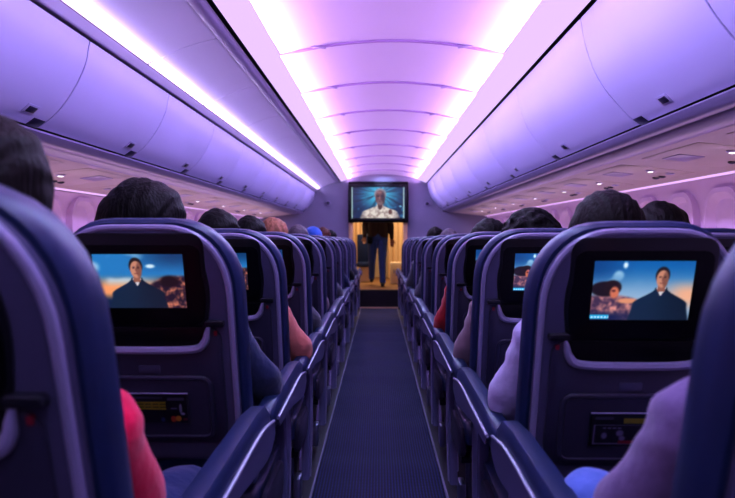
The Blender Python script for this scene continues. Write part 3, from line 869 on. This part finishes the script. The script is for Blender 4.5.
def hair_mesh(style):
    b = bmesh.new()
    if style == 'short':
        add_ellipsoid(b, (0, -.018, .034), (.088, .103, .106), 20); add_ellipsoid(b, (0, -.045, -.035), (.074, .066, .075), 16)
        dsp = lambda c: .004*noise.noise(c*45) + .003*noise.noise(c*16)
    elif style == 'full':
        add_ellipsoid(b, (0, -.022, .038), (.104, .116, .112), 20); add_ellipsoid(b, (0, -.05, -.05), (.098, .08, .10), 16)
        dsp = lambda c: .0016*math.sin(math.atan2(c.x, c.z+.2)*60+3*noise.noise(c*20)) + .006*noise.noise(c*13)
    elif style == 'long':
        add_ellipsoid(b, (0, -.022, .034), (.094, .108, .108), 20)
        add_capsule(b, (0, -.06, .0), (0, -.055, -.17), .085, .075); add_capsule(b, (-.05, -.03, -.0), (-.075, -.015, -.2), .05, .04); add_capsule(b, (.05, -.03, -.0), (.075, -.015, -.2), .05, .04)
        dsp = lambda c: .0018*math.sin(math.atan2(c.x, c.z+.35)*110+3*noise.noise(c*16)) + .005*noise.noise(c*11)
    elif style == 'curly':
        add_ellipsoid(b, (0, -.02, .040), (.104, .116, .106), 20); add_ellipsoid(b, (0, -.05, -.04), (.088, .075, .09), 16)
        r = random.Random(3)
        for k in range(150):
            a = r.uniform(0, 2*PI); e = r.uniform(-.35, 1.0)
            p = Vector((math.cos(a)*math.cos(e*1.5)*.104, -.02+math.sin(a)*math.cos(e*1.5)*.114, .035+math.sin(e*1.5)*.106))
            if p.y > .055 and p.z < .07: continue
            add_ellipsoid(b, p, (.017, .017, .015), 8)
        dsp = None
    elif style == 'cap':
        add_ellipsoid(b, (0, -.012, .042), (.092, .106, .096), 20)
        add_ellipsoid(b, (0, .10, .045), (.072, .06, .010), 14)
        dsp = None
    me = remesh(b, .0075, 2, False, dsp)
    # clear the face
    bm = bmesh.new(); bm.from_mesh(me)
    if style != 'cap':
        kill = [v for v in bm.verts if v.co.y > .052+max(0, (v.co.z-.05))*.9 and v.co.z < .085]
        bmesh.ops.delete(bm, geom=kill, context='VERTS')
    bm.to_mesh(me); bm.free(); me.polygons.foreach_set('use_smooth', [True]*len(me.polygons)); return me
HAIR = {k: hair_mesh(k) for k in ('short', 'full', 'long', 'curly', 'cap')}
def assign(o, m):
    if not o.data.materials: o.data.materials.append(m)
    o.material_slots[0].link = 'OBJECT'; o.material_slots[0].material = m
def put_person(kit, loc, label, skin, shirtm, trm, hair, hairmat, scale=1.0, hair_scale=(1, 1, 1)):
    t = thing('person', label, 'person', loc, 'seated passengers')
    t.scale = (scale,)*3
    o = meshobj('body', kit['body'], None, t); assign(o, SKIN[skin])
    o = meshobj('shirt', kit['shirt'], None, t); assign(o, shirtm)
    o = meshobj('trousers', kit['trousers'], None, t); assign(o, trm)
    for sh in kit['shoes']:
        o = meshobj('shoe', sh, None, t); assign(o, M['darkplastic'])
    h = meshobj('cap' if hair == 'cap' else 'hair', HAIR[hair], None, t); assign(h, hairmat); h.location = kit['head']; h.scale = hair_scale
    h.rotation_euler.z = kit['yaw']
    eyes_mouth(t, kit['head'], kit['yaw'], None)
    return t
H = {'black': hairm('hair_black', (5, 4, 7)), 'darkbrown': hairm('hair_dark_brown', (16, 9, 11)), 'brown': hairm('hair_brown', (88, 50, 44)),
     'blond': hairm('hair_blond', (160, 112, 86)), 'grey': hairm('hair_grey', (96, 88, 96))}
T = {'navyjacket': cloth('navy_jacket_cloth', (34, 44, 84)), 'pink': cloth('pink_cloth', (214, 12, 76)), 'lavender': cloth('pale_shirt_cloth', (196, 186, 222)),
     'mauve': cloth('mauve_knit', (116, 98, 136)), 'taupe': cloth('taupe_cloth', (142, 116, 128)), 'peach': cloth('peach_cloth', (214, 130, 116)),
     'red': cloth('red_cloth', (180, 24, 44)), 'grey': cloth('grey_cloth', (90, 88, 104)), 'black': cloth('black_cloth', (24, 24, 32)),
     'jeans': cloth('blue_denim', (96, 122, 190)), 'walkjeans': cloth('mid_denim', (52, 74, 130)), 'darkjeans': cloth('dark_denim', (34, 48, 96)), 'blue': cloth('blue_cap_cloth', (52, 92, 170)), 'white': cloth('white_cloth', (214, 208, 220)),
     'browntop': cloth('brown_cloth', (58, 36, 36))}
kitR = build_seated(seated_pose(lean=.0, short=.055), 'long', False)
kitL = build_seated(seated_pose(lean=.075, short=.05), 'long', True)
kit1L = build_seated(seated_pose(lean=.02, short=.12, hdx=-.005, hdz=.075, elbow_in=(-.165, .40, .68), wrist_in=(-.10, .66, .60)), 'short', True)
kit1R = build_seated(seated_pose(lean=.02, short=.08, hdx=.06, elbow_in=(-.200, .39, .75), wrist_in=(-.06, .58, .64), knee_in=(-.185, .60, .665)), 'long', False)
def seat_loc(s, i, dx=0, dz=0, x=None): return ((x if x is not None else SX[s])+dx, ROWS[s][i], seat_z[(s, i)]+dz)
A = 'on the left'; B = 'on the right'
put_person(kit1L, seat_loc(-1, 0), 'brown haired person in a short sleeved pink shirt sitting at the left frame edge', 'light', T['pink'], T['darkjeans'], 'full', H['darkbrown'])
put_person(kitL, seat_loc(-1, 1), 'person with full black hair and navy jacket in second left aisle seat', 'light', T['navyjacket'], T['black'], 'full', H['black'], 1.0, (1.12, 1.05, 1.04))
put_person(kitL, seat_loc(-1, 2, .02), 'black haired person in a peach top in third left aisle seat', 'light', T['peach'], T['black'], 'short', H['black'], .985)
put_person(kitL, seat_loc(-1, 3, -.02), 'black haired person in grey in fourth left aisle seat', 'mid', T['grey'], T['black'], 'short', H['black'], .99)
put_person(kitL, seat_loc(-1, 4, -.05), 'blond brown haired person in fifth left aisle seat', 'light', T['taupe'], T['black'], 'full', H['blond'])
put_person(kitL, seat_loc(-1, 5, -.01), 'grey haired person in sixth left aisle seat', 'light', T['grey'], T['black'], 'short', H['grey'], .99)
put_person(kitL, seat_loc(-1, 6), 'person in a blue cap in seventh left aisle seat', 'mid', T['navyjacket'], T['black'], 'cap', T['blue'])
put_person(kitL, seat_loc(-1, 7, 0), 'brown haired person in eighth left aisle seat', 'light', T['black'], T['black'], 'short', H['brown'], 1.01)
put_person(kitL, seat_loc(-1, 8, 0), 'dark haired person in ninth left aisle seat', 'mid', T['grey'], T['black'], 'short', H['darkbrown'], 1.0)
put_person(kitL, seat_loc(-1, 7, 0, 0, -1.085), 'dark grey haired person in left middle seat of the eighth row', 'mid', T['grey'], T['black'], 'short', H['grey'], 1.02)
put_person(kit1R, seat_loc(1, 0), 'person in mauve long sleeves and blue jeans sitting at the right frame edge', 'light', T['mauve'], T['jeans'], 'short', H['darkbrown'])
put_person(kitR, seat_loc(1, 1, .005, .02), 'person with long dark hair and pale lavender shirt in second right aisle seat', 'light', T['lavender'], T['jeans'], 'long', H['darkbrown'], .975)
put_person(kitR, seat_loc(1, 2, .005), 'curly black haired person in taupe sleeves in third right aisle seat', 'dark', T['taupe'], T['black'], 'curly', H['black'], .98)
put_person(kitR, seat_loc(1, 3), 'black haired person in a red top in fourth right aisle seat', 'mid', T['red'], T['black'], 'full', H['black'], .975)
put_person(kitR, seat_loc(1, 5), 'dark haired person in grey in sixth right aisle seat', 'mid', T['grey'], T['black'], 'short', H['grey'], .97)
put_person(kitR, seat_loc(1, 6, -.01), 'person with dark hair in seventh right aisle seat', 'light', T['grey'], T['black'], 'short', H['darkbrown'])
put_person(kitR, seat_loc(1, 2, -.06, 0, 1.085), 'dark haired person in right middle seat of the third row', 'mid', T['black'], T['black'], 'full', H['darkbrown'], 1.0)

# ------------------------------------------------------------------ galley beyond the doorway
GZ = .215
bm = bmesh.new(); add_box(bm, (-.015, 12.03, (GZ-.15)/2-.005), (1.0, .14, GZ+.16), .006); struct('trim_19', bm, M['riser'], smooth=False)
bm = bmesh.new(); add_box(bm, (0, 13.9, GZ-.05), (3.0, 3.6, .1)); struct('floor_galley', bm, M['galleyfloor'], smooth=False)
bm = bmesh.new(); add_box(bm, (0, 15.75, 1.3), (3.2, .1, 2.4)); struct('wall_galley', bm, M['tan'], smooth=False)
bm = bmesh.new(); add_box(bm, (-1.55, 13.9, 1.3), (.1, 3.7, 2.4)); add_box(bm, (1.55, 13.9, 1.3), (.1, 3.7, 2.4)); struct('wall_galley_side', bm, M['tan'], smooth=False)
bm = bmesh.new(); add_box(bm, (0, 13.9, 2.5), (3.2, 3.8, .1)); struct('ceiling_galley', bm, M['tan'], smooth=False)
bm = bmesh.new(); prism_y(bm, [(-.33, -.02), (.33, -.02), (.33, .02), (-.33, .02)], 11.86, 11.96, zoff=zf); struct('trim_20', bm, M['wood'], smooth=False)
def curtain(x0, x1, y, z0, z1, label):
    b = bmesh.new(); n = 60; rows = []
    for z in (z0, (z0+z1)/2, z1):
        rows.append([b.verts.new((x0+(x1-x0)*i/n, y+.03*math.sin(i/n*PI*2*7)+.01*math.sin(i*.9), z)) for i in range(n+1)])
    for r0, r1 in zip(rows, rows[1:]):
        for i in range(n): b.faces.new((r0[i], r0[i+1], r1[i+1], r1[i]))
    o = obj('curtain', b, M['curtain']); tag(o, label, 'curtain', 'curtains in the galley doorway')
    b = bmesh.new(); ring_tube(b, [(x0-.02, y, z1), (x1+.02, y, z1)], .012); obj('curtain_rail', b, M['metal'], o)
curtain(-.95, -.24, 14.9, GZ+.02, 1.9, 'tan pleated curtain left of the standing person beyond the doorway')
curtain(.20, .95, 14.9, GZ+.02, 1.9, 'tan pleated curtain right of the standing person beyond the doorway')
t = thing('crew_seat', 'dark blue crew seat left of the standing person beyond the doorway', 'seat', (-.30, 14.2, GZ))
b = bmesh.new(); add_box(b, (0, .02, .66), (.30, .10, .62), .03); obj('backrest', b, M['navy'], t)
b = bmesh.new(); add_box(b, (0, -.17, .36), (.30, .36, .09), .025); obj('seat', b, M['navy'], t)
b = bmesh.new(); add_box(b, (0, -.08, .155), (.24, .26, .31), .02); obj('base', b, M['cream'], t)
t = thing('galley_locker', 'low cream locker right of the standing person beyond the doorway', 'locker', (.40, 13.6, GZ))
b = bmesh.new(); add_box(b, (0, .0, .21), (.36, .40, .42), .012); obj('locker_body', b, M['cream'], t)
b = bmesh.new(); add_box(b, (0, -.205, .21), (.30, .012, .34), .006); dr = obj('door', b, M['curtain'], t)
b = bmesh.new(); add_box(b, (-.11, -.217, .25), (.015, .015, .08), .004); obj('handle', b, M['metal'], dr)

# standing / walking person
def standing():
    x, y, z = -.02, 13.0, GZ
    t = thing('person', 'person in dark top and blue jeans walking in the doorway under the big screen', 'person', (x, y, z))
    d = {'pelvis': Vector((0, 0, .93)), 'chest': Vector((.0, .0, 1.24)), 'neck': Vector((0, .0, 1.46)), 'head': Vector((0, -.02, 1.60)),
         'sh': [Vector((-.17, 0, 1.41)), Vector((.17, 0, 1.41))], 'el': [Vector((-.25, .04, 1.14)), Vector((.25, -.03, 1.13))], 'wr': [Vector((-.25, -.08, .91)), Vector((.26, -.02, .88))],
         'hip': [Vector((-.09, 0, .90)), Vector((.09, 0, .90))], 'kn': [Vector((-.11, .04, .50)), Vector((.08, -.10, .49))], 'an': [Vector((-.12, .24, .14)), Vector((.09, -.12, .085))]}
    R = Matrix.Rotation(PI, 3, 'Z')
    b = bmesh.new(); torso(b, d, 0); add_capsule(b, d['neck'], d['head']+Vector((0, .01, -.05)), .05, .052); head_shape(b, d['head'], PI)
    for k in (0, 1):
        add_capsule(b, d['sh'][k], d['el'][k], .046, .038); add_capsule(b, d['el'][k], d['wr'][k], .038, .026)
        hand(b, d['wr'][k], d['wr'][k]-d['el'][k], (0, -1, 0), 1 if k else -1, .5)
        add_capsule(b, d['hip'][k], d['kn'][k], .085, .056); add_capsule(b, d['kn'][k], d['an'][k], .054, .038)
        add_capsule(b, d['an'][k]+Vector((0, .01, -.045)), d['an'][k]+Vector((0, -.13, -.05)), .034, .028)
    o = meshobj('body', remesh(b, .0085, 3), None, t); assign(o, SKIN['mid'])
    b = bmesh.new(); torso(b, d, .014)
    for k in (0, 1): add_capsule(b, d['sh'][k], d['el'][k], .062, .054); add_capsule(b, d['el'][k], d['el'][k].lerp(d['wr'][k], .9), .052, .04)
    o = meshobj('shirt', remesh(b, .012, 4), None, t); assign(o, T['browntop'])
    b = bmesh.new(); add_capsule(b, d['pelvis']+Vector((-.07, 0, -.02)), d['pelvis']+Vector((.07, 0, -.02)), .118, .118)
    for k in (0, 1): add_capsule(b, d['hip'][k], d['kn'][k], .102, .074); add_capsule(b, d['kn'][k], d['an'][k], .072, .058)
    o = meshobj('trousers', remesh(b, .012, 4), None, t); assign(o, T['walkjeans'])
    for k in (0, 1):
        b = bmesh.new(); a = d['an'][k]; add_capsule(b, a+Vector((0, .03, -.045)), a+Vector((0, -.14, -.05)), .042, .034)
        o = meshobj('shoe', remesh(b, .012, 2), None, t); assign(o, M['darkplastic'])
    h = meshobj('hair', HAIR['short'], None, t); assign(h, H['black']); h.location = d['head']; h.rotation_euler.z = PI
    eyes_mouth(t, d['head'], PI, None)
    b = bmesh.new(); add_box(b, (-.15, -.13, .86), (.10, .05, .14), .015); pb = obj('belt_pouch', b, M['black'], t)
    return t
standing()

# big monitor above the doorway
t = thing('wall_monitor', 'large black framed screen showing a man in a pale shirt above the doorway', 'screen', (-.012, 11.93, 1.735))
b = bmesh.new(); add_box(b, (0, 0, 0), (1.03, .10, .70), .015); obj('frame', b, M['black'], t)
me = paint_mesh('picture', pic_big, 130, 86, lambda u, v: (-.46+.92*u, -.0525, -.275+.53*v)); me.materials.append(M['bigscreen'])
meshobj('picture', me, None, t)
b = bmesh.new()
for (cx, cz, sx, sz) in ((0, .285, .99, .03), (0, -.30, .99, .03), (-.485, 0, .02, .58), (.485, 0, .02, .58)): add_box(b, (cx, -.052, cz), (sx, .012, sz), .004)
obj('inner_rim', b, M['bezelgrey'], t)
for x, z in ((-.88, 1.72), (.83, 1.71)):
    t = thing('coat_hook', 'small round coat hook on the bulkhead %s of the big screen' % ('left' if x < 0 else 'right'), 'hook', (x, 11.995, z), 'hooks on the bulkhead')
    b = bmesh.new(); ring_tube(b, [(0, 0, 0), (0, -.02, 0)], .045, 16); obj('rose', b, M['rail'], t)
    b = bmesh.new(); add_ellipsoid(b, (0, -.035, 0), (.028, .022, .028), 12); obj('button', b, M['latch'], t)

# ------------------------------------------------------------------ lights
def area(name, loc, rot, sx, sy, col, e, spread=180):
    l = bpy.data.lights.new(name, 'AREA'); l.shape = 'RECTANGLE'; l.size = sx; l.size_y = sy; l.color = col; l.energy = e; l.spread = math.radians(spread)
    o = bpy.data.objects.new(name, l); C.objects.link(o); o.location = loc; o.rotation_euler = rot; return o
area('galley_light', (0, 13.6, 2.42), (0, 0, 0), 1.2, 1.6, (1.0, .78, .54), 75)
LEN = Y1-Y0-.1; MID = (Y0+Y1)/2
CV = (.95, .56, 1.0)
# cove lamps grazing the ceiling from both edges
area('cove_lamp', (-.60, MID, E+.890), (0, math.radians(-140), 0), .05, LEN, CV, 140, 125)
area('cove_lamp', (.74, MID, E+.886), (0, math.radians(140), 0), .05, LEN, CV, 140, 125)
# added fill lamps without fixtures, brightening the bins and seats
area('bin_fill', (.05, MID, E+.84), (0, math.radians(62), 0), .05, LEN, (.58, .46, 1.0), 48, 105)
area('bin_fill', (.09, MID, E+.84), (0, math.radians(-62), 0), .05, LEN, (.58, .46, 1.0), 48, 105)
area('cabin_fill', (.07, MID, E+1.02), (0, 0, 0), .3, LEN, (.50, .60, 1.0), 115)  # added downward fill for seats and carpet
area('panel_fill', (-1.04, MID, E+.792), (0, math.radians(-135), 0), .03, LEN, (.72, .6, 1.0), 45)  # added lamp brightening the upper panel beside the lit strip
area('sidewall_bounce', (-1.78, MID, E-.10), (0, math.radians(180-8), 0), .25, LEN, (1.0, .64, .82), 23)  # added uplights imitating bounce from the window area onto the service panels
area('sidewall_bounce', (1.62, MID, E-.10), (0, math.radians(180+8), 0), .2, LEN, (1.0, .64, .82), 19)
W = bpy.data.worlds.new('World'); bpy.context.scene.world = W; W.use_nodes = True
W.node_tree.nodes['Background'].inputs['Color'].default_value = (.10, .08, .25, 1); W.node_tree.nodes['Background'].inputs['Strength'].default_value = .3

# ------------------------------------------------------------------ camera
cam = bpy.data.cameras.new('Camera'); co = bpy.data.objects.new('Camera', cam); C.objects.link(co)
cam.sensor_width = 36; cam.sensor_fit = 'HORIZONTAL'; cam.lens = FPX/735*36
co.location = (0, 0, EYE)
co.rotation_euler = (PI/2-math.atan(14/FPX), 0, math.atan(11.5/FPX))
cam.clip_start = .02; cam.clip_end = 60
cam.dof.use_dof = True; cam.dof.focus_distance = 2.6; cam.dof.aperture_fstop = 4.0
bpy.context.scene.camera = co
sc = bpy.context.scene
sc.view_settings.view_transform = 'Standard'; sc.view_settings.look = 'None'; sc.view_settings.exposure = 0.0; sc.view_settings.gamma = 0.84
sc.cycles.max_bounces = 8; sc.cycles.diffuse_bounces = 5
sc.cycles.use_denoising = True
